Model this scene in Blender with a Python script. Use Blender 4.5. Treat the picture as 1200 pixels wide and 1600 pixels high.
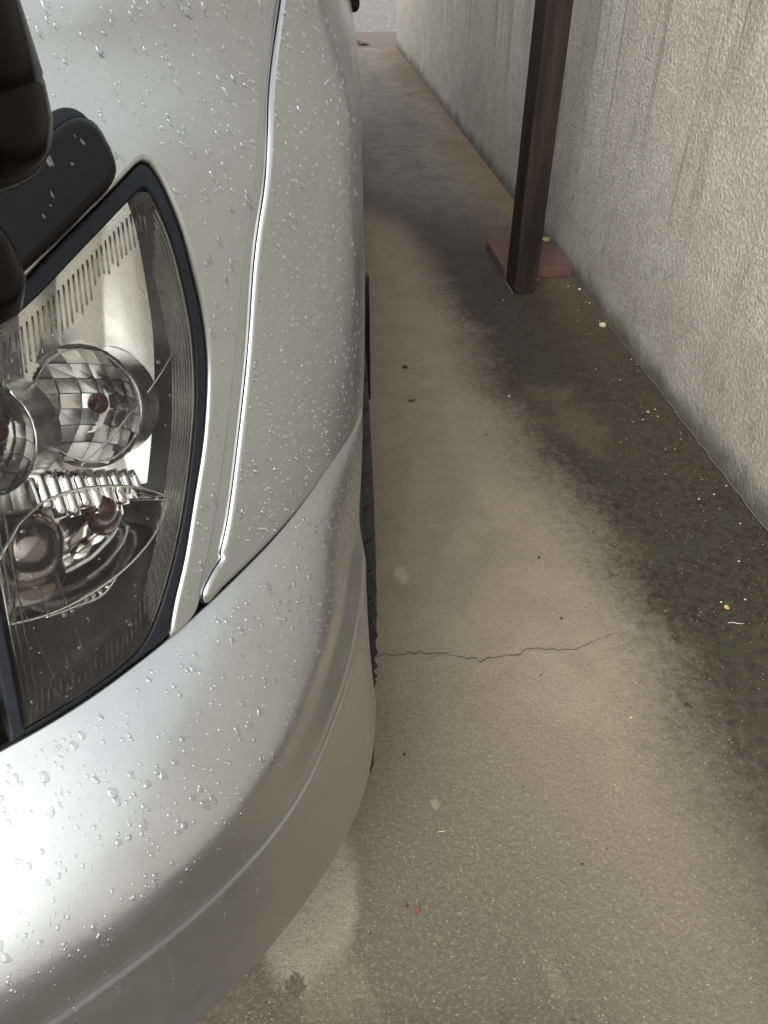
import bpy, bmesh, math, random
import numpy as np
from mathutils import Vector, Matrix
from mathutils.geometry import delaunay_2d_cdt

for o in list(bpy.data.objects): bpy.data.objects.remove(o)
SC = bpy.context.scene
COL = SC.collection
R = math.radians
rng = random.Random(7)

# ------------------------------------------------------------------ camera
cam = bpy.data.cameras.new('camera'); camo = bpy.data.objects.new('camera', cam); COL.objects.link(camo)
cam.sensor_fit = 'VERTICAL'; cam.sensor_height = 24.0; cam.sensor_width = 18.0; cam.lens = 18.0
cam.clip_start = 0.02; cam.clip_end = 600
camo.location = (0, 0, 1.06); camo.rotation_euler = (R(90 - 39.5), 0, R(-2.67))
SC.camera = camo

# ------------------------------------------------------------------ world, sun, exposure (overcast, after rain)
SUN_EL, SUN_AZ = 42.0, 206.0
w = bpy.data.worlds.new('World'); SC.world = w; w.use_nodes = True
wn = w.node_tree.nodes; wl = w.node_tree.links
sky = wn.new('ShaderNodeTexSky'); sky.sky_type = 'NISHITA'; sky.sun_disc = False
sky.sun_elevation = R(SUN_EL); sky.sun_rotation = R(SUN_AZ); sky.air_density = 1.0; sky.dust_density = 4.0; sky.ozone_density = 1.0
hs = wn.new('ShaderNodeHueSaturation'); hs.inputs['Saturation'].default_value = 0.10
bgn = wn['Background']; bgn.inputs['Strength'].default_value = 0.15
wl.new(sky.outputs['Color'], hs.inputs['Color']); wl.new(hs.outputs['Color'], bgn.inputs['Color'])
sun = bpy.data.lights.new('sun', 'SUN'); sun.energy = 0.5; sun.angle = R(40); sun.color = (1.0, 0.97, 0.92)
suno = bpy.data.objects.new('sun', sun); COL.objects.link(suno)
az = R(SUN_AZ)      # sky rotation: azimuth clockwise from +Y
sd = Vector((math.sin(az) * math.cos(R(SUN_EL)), math.cos(az) * math.cos(R(SUN_EL)), math.sin(R(SUN_EL))))
suno.rotation_euler = sd.to_track_quat('Z', 'Y').to_euler(); suno.location = (0, 0, 8)
SC.view_settings.view_transform = 'Standard'; SC.view_settings.look = 'None'
SC.view_settings.exposure = 1.45; SC.view_settings.gamma = 1.0; SC.view_settings.use_curve_mapping = False
SC.render.engine = 'CYCLES'
SC.cycles.use_denoising = True; SC.cycles.use_adaptive_sampling = False; SC.cycles.max_bounces = 10; SC.cycles.transmission_bounces = 8; SC.cycles.transparent_max_bounces = 12; SC.cycles.glossy_bounces = 6

# ------------------------------------------------------------------ node helpers
class NG:
    def __init__(self, name):
        self.m = bpy.data.materials.new(name); self.m.use_nodes = True
        self.n = self.m.node_tree.nodes; self.l = self.m.node_tree.links
        self.b = self.n['Principled BSDF']; self.out = self.n['Material Output']
        self._co = None
    def co(self):
        if self._co is None: self._co = self.n.new('ShaderNodeTexCoord').outputs['Object']
        return self._co
    def put(self, sock, v):
        if hasattr(v, 'is_output'): self.l.new(v, sock)
        else: sock.default_value = v
    def math(self, op, a, b=0.0, c=None, clamp=False):
        k = self.n.new('ShaderNodeMath'); k.operation = op; k.use_clamp = clamp
        self.put(k.inputs[0], a); self.put(k.inputs[1], b)
        if c is not None: self.put(k.inputs[2], c)
        return k.outputs[0]
    def add(self, a, b): return self.math('ADD', a, b)
    def sub(self, a, b): return self.math('SUBTRACT', a, b)
    def mul(self, a, b): return self.math('MULTIPLY', a, b)
    def sst(self, v, a, b, lo=0.0, hi=1.0):
        k = self.n.new('ShaderNodeMapRange'); k.interpolation_type = 'SMOOTHSTEP'
        self.put(k.inputs['Value'], v); k.inputs['From Min'].default_value = a; k.inputs['From Max'].default_value = b
        k.inputs['To Min'].default_value = lo; k.inputs['To Max'].default_value = hi
        return k.outputs['Result']
    def xyz(self):
        k = self.n.new('ShaderNodeSeparateXYZ'); self.l.new(self.co(), k.inputs[0]); return k.outputs
    def map(self, scale=(1, 1, 1), loc=(0, 0, 0), rot=(0, 0, 0)):
        k = self.n.new('ShaderNodeMapping'); self.l.new(self.co(), k.inputs['Vector'])
        k.inputs['Scale'].default_value = scale; k.inputs['Location'].default_value = loc; k.inputs['Rotation'].default_value = rot
        return k.outputs[0]
    def noise(self, scale, detail=4, rough=.55, dist=0.0, vec=None):
        k = self.n.new('ShaderNodeTexNoise'); k.inputs['Scale'].default_value = scale; k.inputs['Detail'].default_value = detail
        k.inputs['Roughness'].default_value = rough; k.inputs['Distortion'].default_value = dist
        self.l.new(vec if vec is not None else self.co(), k.inputs['Vector']); return k.outputs['Fac']
    def voro(self, scale, vec=None, feature='F1', out='Distance', rand=1.0):
        k = self.n.new('ShaderNodeTexVoronoi'); k.feature = feature; k.inputs['Scale'].default_value = scale
        k.inputs['Randomness'].default_value = rand
        self.l.new(vec if vec is not None else self.co(), k.inputs['Vector']); return k.outputs[out]
    def mix(self, f, a, b):
        k = self.n.new('ShaderNodeMix'); k.data_type = 'RGBA'; self.put(k.inputs[0], f)
        for s, v in ((k.inputs[6], a), (k.inputs[7], b)):
            if hasattr(v, 'is_output'): self.l.new(v, s)
            else: s.default_value = tuple(v) + (1.0,) if len(v) == 3 else v
        return k.outputs[2]
    def bump(self, h, strength, dist, prev=None):
        k = self.n.new('ShaderNodeBump'); k.inputs['Strength'].default_value = strength; k.inputs['Distance'].default_value = dist
        self.l.new(h, k.inputs['Height'])
        if prev is not None: self.l.new(prev, k.inputs['Normal'])
        return k.outputs[0]
    def base(self, v): self.put(self.b.inputs['Base Color'], v if hasattr(v, 'is_output') else tuple(v) + (1.0,))
    def set(self, **kw):
        for k, v in kw.items():
            self.put(self.b.inputs[k.replace('_', ' ')], v)
        return self

M = {}
def simple(name, col, rough=.5, metal=0.0, vary=.15, scale=30, bump=0.0, bscale=200, **kw):
    g = NG(name)
    n = g.noise(scale, 5)
    g.base(g.mix(n, [c * (1 - vary) for c in col], [min(1, c * (1 + vary)) for c in col]))
    g.set(Metallic=metal); g.put(g.b.inputs['Roughness'], g.sst(g.noise(scale * 1.7, 3), .25, .75, max(.02, rough * .85), min(1, rough * 1.15)))
    if bump: g.l.new(g.bump(g.noise(bscale, 4), bump, .002), g.b.inputs['Normal'])
    for k, v in kw.items(): g.put(g.b.inputs[k.replace('_', ' ')], v)
    M[name] = g.m; return g.m

def dim(g, col, k):
    if not hasattr(k, '__len__'): k = (k, k, k)
    n = g.n.new('ShaderNodeMix'); n.data_type = 'RGBA'; n.blend_type = 'MULTIPLY'; n.inputs[0].default_value = 1.0
    g.l.new(col, n.inputs[6]); n.inputs[7].default_value = tuple(k) + (1,); return n.outputs[2]
# silver metallic paint with a clear coat
g = NG('silver_paint')
fl = g.noise(2600, 1, .5); gr = g.noise(5, 4)
c = g.mix(g.sst(fl, .35, .65), (.47, .482, .472), (.54, .552, .542))
c = g.mix(g.mul(g.sst(gr, .45, .8), .25), c, (.42, .425, .40))
g.base(c); g.set(Metallic=.95, Coat_Weight=.7, Coat_Roughness=.11, Coat_IOR=1.5); g.put(g.b.inputs['Roughness'], g.sst(g.noise(17, 5, .65), .3, .7, .29, .37))
M['paint'] = g.m
simple('rubber', (.012, .013, .017), .5, 0, .3, 60, .15, 500, **{'Specular IOR Level': .25})
simple('black_plastic', (.003, .003, .003), .28, 0, .3, 40, .12, 700, **{'Specular IOR Level': .22})
simple('mirror_gloss', (.0012, .0012, .0012), .20, 0, .2, 40, **{'Specular IOR Level': .16})
simple('dark_void', (.01, .01, .01), .8)
simple('tyre_rubber', (.005, .005, .0045), .75, 0, .35, 50, .3, 300)
simple('steel', (.45, .45, .44), .35, .9)
simple('chrome', (.86, .85, .82), .06, 1.0, .04, 30)
simple('satin_chrome', (.76, .755, .72), .27, 1.0, .06, 40)
simple('lamp_housing', (.26, .255, .24), .32, .7, .2, 50)
simple('amber', (.11, .036, .020), .12, 0, .2, 60, Transmission_Weight=.55)
simple('brown_shield', (.22, .19, .17), .16, .9, .2, 60)
simple('tinted_glass', (.02, .025, .025), .03, 0, .1, 20)
def clear(name, ior, tint, rough=.02, maxr=None):
    g = NG(name); g.n.remove(g.b)
    tr = g.n.new('ShaderNodeBsdfTransparent'); tr.inputs[0].default_value = tint + (1,)
    gl = g.n.new('ShaderNodeBsdfGlossy'); gl.inputs['Roughness'].default_value = rough
    fr = g.n.new('ShaderNodeFresnel'); fr.inputs['IOR'].default_value = ior
    mx = g.n.new('ShaderNodeMixShader'); g.l.new(fr.outputs[0], mx.inputs[0]); g.l.new(tr.outputs[0], mx.inputs[1]); g.l.new(gl.outputs[0], mx.inputs[2])
    g.l.new(mx.outputs[0], g.out.inputs[0]); M[name] = g.m
clear('lens_clear', 1.5, (.93, .93, .90))
clear('rib_clear', 1.75, (.80, .80, .76), .05)
g = NG('water'); g.n.remove(g.b)
tr = g.n.new('ShaderNodeBsdfTransparent'); tr.inputs[0].default_value = (.93, .93, .93, 1)
gl = g.n.new('ShaderNodeBsdfGlossy'); gl.inputs['Roughness'].default_value = .10; gl.inputs['Color'].default_value = (.70, .71, .72, 1)
lw = g.n.new('ShaderNodeLayerWeight'); lw.inputs['Blend'].default_value = .35
mx = g.n.new('ShaderNodeMixShader'); g.l.new(g.sst(lw.outputs['Facing'], .0, .9, .15, .58), mx.inputs[0]); g.l.new(tr.outputs[0], mx.inputs[1]); g.l.new(gl.outputs[0], mx.inputs[2])
g.l.new(mx.outputs[0], g.out.inputs[0]); M['water'] = g.m

# concrete yard: stains and algae with shapes of their own, plus painted shade
g = NG('concrete'); X, Y, Z = g.xyz()
dw = g.sub(g.sub(.949, g.mul(Y, .0705)), X)
n1 = g.noise(2.6, 5, .6); n2 = g.noise(11, 6, .62, .4); n3 = g.noise(55, 6, .65); n4 = g.noise(420, 4, .7); n5 = g.noise(150, 3, .6)
edge = g.add(g.add(.395, g.sst(Y, .7, 2.2, 0, .105)), g.sst(Y, 2.7, 4.2, 0, .5))
v = g.add(g.sub(dw, edge), g.add(g.mul(g.sub(n1, .5), .20), g.add(g.mul(g.sub(n2, .5), .10), g.add(g.mul(g.sub(n3, .5), .13), g.mul(g.sub(n5, .5), .05)))))
dark = g.sst(v, -.13, .10, 1, 0)
light = g.mix(g.sst(n2, .3, .7), (.235, .208, .160), (.190, .168, .128))
light = g.mix(g.mul(g.sst(n1, .5, .8), .4), light, (.21, .197, .162))
far = g.sst(Y, 2.5, 4.2)
moss = g.mix(g.sst(n3, .3, .68), (.0065, .0058, .0034), (.034, .029, .018))
moss = g.mix(g.mul(g.sst(n2, .48, .62), .7), moss, (.026, .025, .0145))
moss = g.mix(far, moss, g.mix(g.sst(g.add(g.mul(n2, .6), g.mul(g.noise(4.5, 4, .6, 0, g.map((1, .35, 1))), .4)), .30, .72), (.11, .107, .097), (.23, .22, .195)))
tan = g.mul(g.mul(g.sst(dw, .04, .26, 1, 0), g.sst(g.noise(3.1, 4), .36, .52)), g.sst(Y, 1.8, 3.4, .06, .9))
moss = g.mix(tan, moss, g.mix(n3, (.09, .065, .033), (.20, .15, .085)))
dx_ = g.sub(X, .555); dy_ = g.sub(Y, 1.64)
mossspot = g.math('SQRT', g.add(g.mul(g.mul(g.add(dx_, g.mul(dy_, .25)), g.add(dx_, g.mul(dy_, .25))), 12.0), g.mul(g.mul(dy_, dy_), 2.6)))
ms = g.sst(g.add(g.add(mossspot, g.mul(g.sub(n2, .5), 1.0)), g.mul(g.sub(n3, .5), .8)), .08, .36, 1, 0)
moss = g.mix(g.mul(ms, .55), moss, (.075, .069, .038))
col = g.mix(dark, light, moss)
# scuffs where the algae is rubbed away
sc = g.noise(16, 5, .7, 1.5, g.map((1, .35, 1), (0, 0, 0), (0, 0, R(-38))))
col = g.mix(g.mul(g.mul(g.sst(sc, .56, .70), g.mul(dark, g.sub(1, dark))), .7), col, (.30, .275, .22))
# dry lime-pale ring and drip line below the bumper, with shade painted around them
def blob(cx, cy, rx, ry, rot, soft, wob, nn):
    ca, sa = math.cos(rot), math.sin(rot)
    u = g.sub(X, cx); vv = g.sub(Y, cy)
    a = g.math('DIVIDE', g.add(g.mul(u, ca), g.mul(vv, sa)), rx); b = g.math('DIVIDE', g.sub(g.mul(vv, ca), g.mul(u, sa)), ry)
    rr = g.math('SQRT', g.add(g.mul(a, a), g.mul(b, b)))
    return g.sst(g.add(rr, g.mul(g.sub(nn, .5), wob)), 1 - soft, 1 + soft, 1, 0)
n6 = g.noise(26, 4, .6); n7 = g.noise(130, 4, .6)
damp_shade = g.add(g.mul(blob(.02, .47, .30, .34, 0, .5, .5, n2), .30), g.sst(g.add(Y, g.mul(g.sub(n2, .5), .25)), -.10, 1.0, .95, 0))  # a damp patch, plus shade painted in as a fade towards the camera
col = g.mix(damp_shade, col, g.mix(g.sst(Y, .0, .3), (.045, .040, .030), (.080, .071, .051)))
col = g.mix(g.mul(blob(-.075, .465, .060, .105, -.15, .16, .5, n6), .60), col, (.30, .275, .225))
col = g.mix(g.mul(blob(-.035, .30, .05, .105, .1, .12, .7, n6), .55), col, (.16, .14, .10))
col = g.mix(g.mul(blob(-.05, .06, .62, .25, .0, .22, .4, n6), .85), col, (.038, .033, .024))  # painted shade on the ground ahead of the bumper, darkens its reflection
col = g.mix(g.mul(blob(-.093, .366, .0125, .0135, 0, .12, 2.2, n7), .80), col, (.055, .047, .033))
col = g.mix(g.mul(blob(.086, 1.085, .0125, .024, .2, .4, 3.0, n7), .5), col, (.42, .40, .36))
col = g.mix(g.mul(blob(.318, .805, .055, .075, 0, .12, .35, n6), .10), col, (.36, .33, .27))
col = g.mix(g.mul(blob(.30, .79, .055, .055, 0, .10, .35, n6), .14), col, (.17, .15, .12))
col = g.mix(g.mul(blob(.104, .60, .006, .009, 0, .4, 1.2, n7), .35), col, (.4, .37, .31))
col = g.mix(g.mul(blob(.23, .36, .010, .026, .35, .4, .6, n6), .5), col, (.15, .135, .10))
# trowel grain, sand specks, pores
n8 = g.noise(230, 3, .7)
col = g.mix(g.mul(g.sst(n8, .47, .64, 0, .30), g.sub(1, g.mul(dark, .5))), col, (.06, .052, .038))
col = g.mix(g.mul(g.sst(g.noise(175, 3, .7), .50, .66, 0, .20), g.sub(1, g.mul(dark, .8))), col, (.36, .325, .25))
col = g.mix(g.mul(g.sst(g.voro(95), .05, .12, 1, 0), .8), col, (.40, .36, .28))
col = g.mix(g.mul(g.sst(g.voro(62), .045, .11, 1, 0), g.sst(g.noise(9, 2), .45, .6)), col, (.06, .05, .04))
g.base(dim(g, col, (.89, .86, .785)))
g.put(g.b.inputs['Roughness'], g.add(.62, g.mul(n3, .3)))
g.set(**{'Specular IOR Level': .35})
bh = g.add(g.mul(n4, .5), g.add(g.mul(n5, .5), g.mul(n3, 1.0)))
g.l.new(g.bump(bh, .55, .0035), g.b.inputs['Normal'])
M['concrete'] = g.m

# asphalt road and tan apron at the far end
g = NG('asphalt'); a = g.voro(15); b = g.noise(45, 5, .7)
c = g.mix(g.sst(b, .35, .7), (.075, .068, .060), (.12, .108, .097))
c = g.mix(g.mul(g.sst(a, .16, .30, 1, 0), .8), c, (.26, .245, .22)); g.base(c); g.set(Roughness=.55)
g.l.new(g.bump(b, .6, .006), g.b.inputs['Normal']); M['asphalt'] = g.m
g = NG('apron'); b = g.noise(40, 5); c = g.mix(b, (.075, .060, .045), (.12, .098, .075)); g.base(c); g.set(Roughness=.8)
g.l.new(g.bump(g.noise(200, 4), .4, .004), g.b.inputs['Normal']); M['apron'] = g.m
g = NG('soil'); g.base(g.mix(g.noise(3, 5), (.10, .09, .06), (.18, .16, .11))); g.set(Roughness=.95); M['soil'] = g.m

# sprayed stucco: local x along the wall, y through it, z up
g = NG('stucco'); X, Y, Z = g.xyz()
m1 = g.noise(1.7, 5, .6); m2 = g.noise(8, 5, .6)
wv = g.noise(70, 2, .5)
fib = g.noise(175, 3, .6, .5); fib2 = g.noise(95, 5, .7, .3); fine = g.noise(520, 3, .6)
vg = g.voro(125, None, 'SMOOTH_F1'); hgt = g.add(g.mul(g.sst(vg, .12, .55, 1, 0), .55), g.add(g.mul(g.noise(260, 4, .72), .95), g.mul(g.sst(fib2, .40, .68), .35)))
col = g.mix(g.sst(m2, .3, .72), (.56, .54, .475), (.66, .64, .575))
col = g.mix(g.mul(g.sst(fib, .53, .66), .5), col, (.80, .78, .71))
st1 = g.noise(9, 5, .65, .3, g.map((1.0, 1, .045))); st2 = g.noise(26, 4, .6, .3, g.map((1, 1, .03), (4, 0, 0))); st3 = g.noise(4, 4, .6, .5, g.map((1, 1, .10), (9, 0, 0)))
top = g.sst(g.add(Z, g.mul(g.sub(m1, .5), .5)), .18, .62)
col = g.mix(g.mul(g.mul(g.sst(st1, .50, .66), top), .48), col, (.18, .172, .135))
col = g.mix(g.mul(g.mul(g.sst(st2, .56, .66), top), .42), col, (.15, .135, .095))
col = g.mix(g.mul(g.mul(g.sst(st3, .52, .72), top), .40), col, (.36, .27, .16))
low = g.sst(g.add(Z, g.add(g.mul(g.sub(m1, .5), .45), g.mul(g.sub(m2, .5), .22))), .02, .52, 1, 0)
col = g.mix(g.mul(low, .42), col, (.22, .205, .165))
base_ = g.sst(g.add(Z, g.mul(g.sub(m2, .5), .10)), .0, .085, 1, 0)
col = g.mix(g.mul(base_, .85), col, (.040, .040, .022))
col = g.mix(g.mul(g.mul(g.sst(g.noise(20, 5, .7, .6), .55, .68), g.sst(Z, .1, .7, 1, .3)), .45), col, (.10, .105, .075))
col = g.mix(g.sst(hgt, .55, .95, .32, 0), col, (.16, .15, .125))
g.base(dim(g, col, (.74, .738, .715))); g.set(Roughness=.78)
g.l.new(g.bump(hgt, .55, .0038), g.b.inputs['Normal']); M['stucco'] = g.m

g = NG('post_paint'); X, Y, Z = g.xyz()
n = g.noise(30, 5, .6, .3, g.map((1, 1, .08))); s = g.noise(300, 2, .5, 0, g.map((1, 1, .03)))
c = g.mix(g.sst(n, .35, .7), (.010, .0075, .0045), (.026, .019, .011)); c = g.mix(g.mul(g.sst(s, .6, .75), .3), c, (.045, .038, .028))
g.base(c); g.put(g.b.inputs['Roughness'], g.sst(n, .3, .7, .5, .75)); g.set(**{'Specular IOR Level': .22}); M['post_paint'] = g.m
g = NG('terracotta'); n = g.noise(30, 5, .6); n2 = g.noise(240, 4, .6)
c = g.mix(n, (.055, .026, .018), (.090, .046, .034)); c = g.mix(g.mul(g.sst(g.noise(12, 4), .5, .7), .4), c, (.09, .07, .05))
g.base(c); g.set(Roughness=.8); g.l.new(g.bump(n2, .4, .002), g.b.inputs['Normal']); M['terracotta'] = g.m
simple('roof_sheet', (.75, .74, .70), .3, 0, .1, 10, Transmission_Weight=.9, IOR=1.05)
simple('crack_dark', (.035, .03, .022), .9)
simple('thread', (.12, .115, .10), .8)
simple('petal', (.42, .39, .29), .6, 0, .2, 300)
simple('leaf_yellow', (.38, .28, .11), .55, 0, .25, 200)
simple('leaf_green', (.26, .27, .08), .55, 0, .25, 200)
simple('leaf_rust', (.17, .060, .028), .6, 0, .3, 200)
simple('leaf_dark', (.030, .024, .016), .7, 0, .3, 200)
simple('pebble_tan', (.36, .29, .20), .7, 0, .25, 200)
simple('moss_tuft', (.22, .22, .07), .8, 0, .4, 300)

# ------------------------------------------------------------------ object helpers
def link(name, me, mat=None, parent=None, smooth=True):
    o = bpy.data.objects.new(name, me); COL.objects.link(o)
    if mat is not None: me.materials.append(M[mat])
    if smooth: me.polygons.foreach_set('use_smooth', [True] * len(me.polygons))
    if parent: o.parent = parent
    return o
def mesh(name, verts, faces, mat=None, parent=None, smooth=True, normals=None):
    me = bpy.data.meshes.new(name); me.from_pydata([tuple(map(float, v)) for v in verts], [], faces); me.update()
    o = link(name, me, mat, parent, smooth)
    if normals is not None: me.normals_split_custom_set_from_vertices([tuple(map(float, n)) for n in normals])
    return o
def from_bm(name, bm, mat=None, parent=None, smooth=True):
    bmesh.ops.recalc_face_normals(bm, faces=bm.faces)
    me = bpy.data.meshes.new(name); bm.to_mesh(me); bm.free()
    return link(name, me, mat, parent, smooth)
def thing(name, label=None, cat=None, group=None, loc=(0, 0, 0), parent=None):
    o = bpy.data.objects.new(name, None); COL.objects.link(o); o.location = loc; o.empty_display_size = .05
    if label: tag(o, label, cat, group)
    if parent: o.parent = parent
    return o
def tag(o, label, cat, group=None, kind=None):
    if label: o['label'] = label
    if cat: o['category'] = cat
    if group: o['group'] = group
    if kind: o['kind'] = kind
    return o
def box_bm(bm, cx, cy, cz, sx, sy, sz, bev=0.0, rot=None, seg=2):
    r = bmesh.ops.create_cube(bm, size=1.0); vs = r['verts']
    for v in vs:
        v.co = Vector((v.co.x * sx, v.co.y * sy, v.co.z * sz))
    if bev:
        es = list({e for v in vs for e in v.link_edges})
        nb = bmesh.ops.bevel(bm, geom=es, offset=bev, segments=seg, profile=.5, affect='EDGES')
        vs = list({v for f in nb['faces'] for v in f.verts} | {v for v in vs if v.is_valid})
        vs = [v for v in vs if v.is_valid]
    for v in vs:
        p = v.co
        if rot is not None: p = rot @ p
        v.co = p + Vector((cx, cy, cz))
    return vs
def tube(pts, rad, seg=8, closed=False, caps=True):
    """verts, faces of a tube along a polyline; rad a number or one per point"""
    P = [Vector(p) for p in pts]; n = len(P); V = []; F = []
    rr = rad if hasattr(rad, '__len__') else [rad] * n
    up = None
    for i in range(n):
        if closed: t = P[(i + 1) % n] - P[i - 1]
        else: t = P[min(i + 1, n - 1)] - P[max(i - 1, 0)]
        t.normalize()
        if up is None:
            up = Vector((0, 0, 1)) if abs(t.z) < .9 else Vector((1, 0, 0))
        a = t.cross(up).normalized(); up = a.cross(t).normalized()
        for k in range(seg):
            th = 2 * math.pi * k / seg
            V.append(P[i] + rr[i] * (math.cos(th) * a + math.sin(th) * up))
    for i in range(n if closed else n - 1):
        for k in range(seg):
            j = (i + 1) % n
            F.append((i * seg + k, i * seg + (k + 1) % seg, j * seg + (k + 1) % seg, j * seg + k))
    if caps and not closed:
        F.append(tuple(range(seg))[::-1]); F.append(tuple((n - 1) * seg + k for k in range(seg)))
    return V, F
def tube_obj(name, pts, rad, mat, parent=None, seg=8, closed=False):
    V, F = tube(pts, rad, seg, closed); return mesh(name, V, F, mat, parent)
def lathe(name, prof, mat, parent, axis='X', seg=72, loc=(0, 0, 0)):
    """prof: list of (axial, radius)"""
    V = []; F = []; n = len(prof)
    for k in range(seg):
        th = 2 * math.pi * k / seg; c, s = math.cos(th), math.sin(th)
        for a, r in prof:
            p = {'X': (a, r * c, r * s), 'Y': (r * c, a, r * s), 'Z': (r * c, r * s, a)}[axis]
            V.append(p)
    for k in range(seg):
        k2 = (k + 1) % seg
        for i in range(n - 1): F.append((k * n + i, k * n + i + 1, k2 * n + i + 1, k2 * n + i))
    o = mesh(name, V, F, mat, parent); o.location = loc
    bm = bmesh.new(); bm.from_mesh(o.data); bmesh.ops.recalc_face_normals(bm, faces=bm.faces); bm.to_mesh(o.data); bm.free()
    o.data.polygons.foreach_set('use_smooth', [True] * len(o.data.polygons))
    return o

# ------------------------------------------------------------------ the setting: ground
def sheet(name, pts, z, mat, thick=0.0):
    n = len(pts); V = [(x, y, z) for x, y in pts]; F = [tuple(range(n))]
    if thick:
        V += [(x, y, z - thick) for x, y in pts]
        for i in range(n): F.append((i, (i + 1) % n, n + (i + 1) % n, n + i))
    o = mesh(name, V, F, mat, None, False); o['kind'] = 'structure'
    bm = bmesh.new(); bm.from_mesh(o.data); bmesh.ops.recalc_face_normals(bm, faces=bm.faces); bm.to_mesh(o.data); bm.free()
    return o
WD = Vector((-.0705, 1, 0)).normalized(); WN = Vector((-WD.y, WD.x, 0))   # along the wall; from the wall into the yard
def wall_pt(yv, off=0.0, z=0.0):
    return Vector((.949 - .0705 * yv, yv, z)) + WN * off
sheet('terrain', [(-300, -300), (300, -300), (300, 300), (-300, 300)], -.16, 'soil')
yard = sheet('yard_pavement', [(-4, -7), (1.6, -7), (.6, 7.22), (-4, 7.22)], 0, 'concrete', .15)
sheet('driveway_apron', [(-6, 7.235), (5, 7.235), (5, 8.10), (-6, 8.10)], -.004, 'apron', .13)
sheet('road', [(-60, 8.13), (60, 8.13), (60, 15), (-60, 15)], -.03, 'asphalt', .1)
# hairline crack across the slab
def crack(pts, wmax, name):
    pl = []
    for i in range(len(pts) - 1):
        a, b = Vector(pts[i]), Vector(pts[i + 1]); k = max(2, int((b - a).length / .007))
        for j in range(k): pl.append(a.lerp(b, j / k) + Vector((rng.gauss(0, .0007), rng.gauss(0, .0022), 0)))
    V = []; F = []
    for i, p in enumerate(pl):
        f = math.sin(math.pi * min(1, (i + 1) / len(pl))) ** .4; ww = wmax * f * rng.uniform(.45, 1.15)
        V += [(p.x, p.y - ww, .0012), (p.x, p.y + ww, .0012)]
    for i in range(len(pl) - 1): F.append((2 * i, 2 * i + 2, 2 * i + 3, 2 * i + 1))
    return mesh(name, V, F, 'crack_dark', yard, False)
crack([(-.05, .884, 0), (.049, .884, 0), (.098, .889, 0), (.166, .881, 0), (.21, .868, 0), (.267, .874, 0), (.304, .888, 0), (.35, .884, 0), (.391, .886, 0), (.43, .904, 0), (.461, .915, 0), (.50, .916, 0)], .0011, 'crack')
crack([(.12, .873, 0), (.15, .890, 0), (.175, .878, 0)], .0005, 'crack')
crack([(.24, .315, 0), (.27, .30, 0), (.30, .308, 0)], .0005, 'crack')

# ------------------------------------------------------------------ stucco boundary wall (local x along the wall)
wall = thing('stucco_wall', 'long rough grey stucco boundary wall with dark rain streaks beside the concrete yard', 'wall', loc=tuple(wall_pt(-5.0)))
wall.rotation_euler.z = math.atan2(WD.y, WD.x)
WL = (wall_pt(7.24) - wall_pt(-5.0)).length; WHGT = 1.34
bm = bmesh.new()
box_bm(bm, WL / 2, -.075, WHGT / 2 - .05, WL, .15, WHGT + .1, .006)
from_bm('render_face', bm, 'stucco', wall, False)
bm = bmesh.new(); box_bm(bm, WL / 2, -.075, WHGT + .027, WL + .03, .20, .05, .008); from_bm('coping', bm, 'stucco', wall, False)
# pale silicone thread left in the joint between wall and slab
pts = [wall_pt(y, .004 + rng.uniform(-.0015, .0025), .003) for y in np.arange(.4, 3.3, .03)]
th = tube_obj('joint_thread', pts, .0010, 'thread', yard, 5)

# ------------------------------------------------------------------ carport post and the clay tile behind it
cp = thing('carport', 'carport with dark brown square metal posts beside the stucco wall', 'carport', loc=(.5735, 2.452, 0))
cp.rotation_euler.z = math.atan2(WD.y, WD.x) - math.pi / 2
def part_box(name, c, d, bev, mat, par, seg=2):
    bm = bmesh.new(); box_bm(bm, 0, 0, 0, *d, bev, seg=seg); o = from_bm(name, bm, mat, par, False); o.location = c; return o
for px_, py_ in ((0, 0), (-2.75, -.1), (-2.75, 2.4)):
    p_ = part_box('post', (px_, py_, 1.20), (.0745, .112, 2.40), .004, 'post_paint', cp, 3)
    for sx in (-1, 1): part_box('sealant_bead', (sx * .0385, .0, -1.1988), (.0022, .114, .0030), 0, 'thread', p_)
part_box('beam', (0, 1.1, 2.46), (.07, 2.9, .12), .005, 'post_paint', cp); part_box('beam', (-2.75, 1.1, 2.46), (.07, 2.9, .12), .005, 'post_paint', cp)
for k in range(4): part_box('rafter', (-1.375, -.25 + k * .9, 2.55), (2.9, .04, .06), .003, 'post_paint', cp)
for k in range(3): part_box('roof_sheet', (-1.375, .20 + k * .9, 2.588), (3.0, .892, .008), .002, 'roof_sheet', cp)
tile = thing('clay_tile', 'reddish brown clay paving tile lying behind the post against the wall', 'tile', loc=tuple(wall_pt(2.672, .124, .018)))
tile.rotation_euler.z = math.atan2(WD.y, WD.x) - math.pi / 2
bm = bmesh.new(); box_bm(bm, 0, 0, 0, .238, .285, .034, .003); from_bm('slab', bm, 'terracotta', tile, False)
for i in range(15):   # fine ribs on its top face
    bm = bmesh.new(); box_bm(bm, -.112 + i * .016, 0, .0178, .009, .279, .0024, .0007, seg=1); from_bm('rib', bm, 'terracotta', tile, False)

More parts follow.
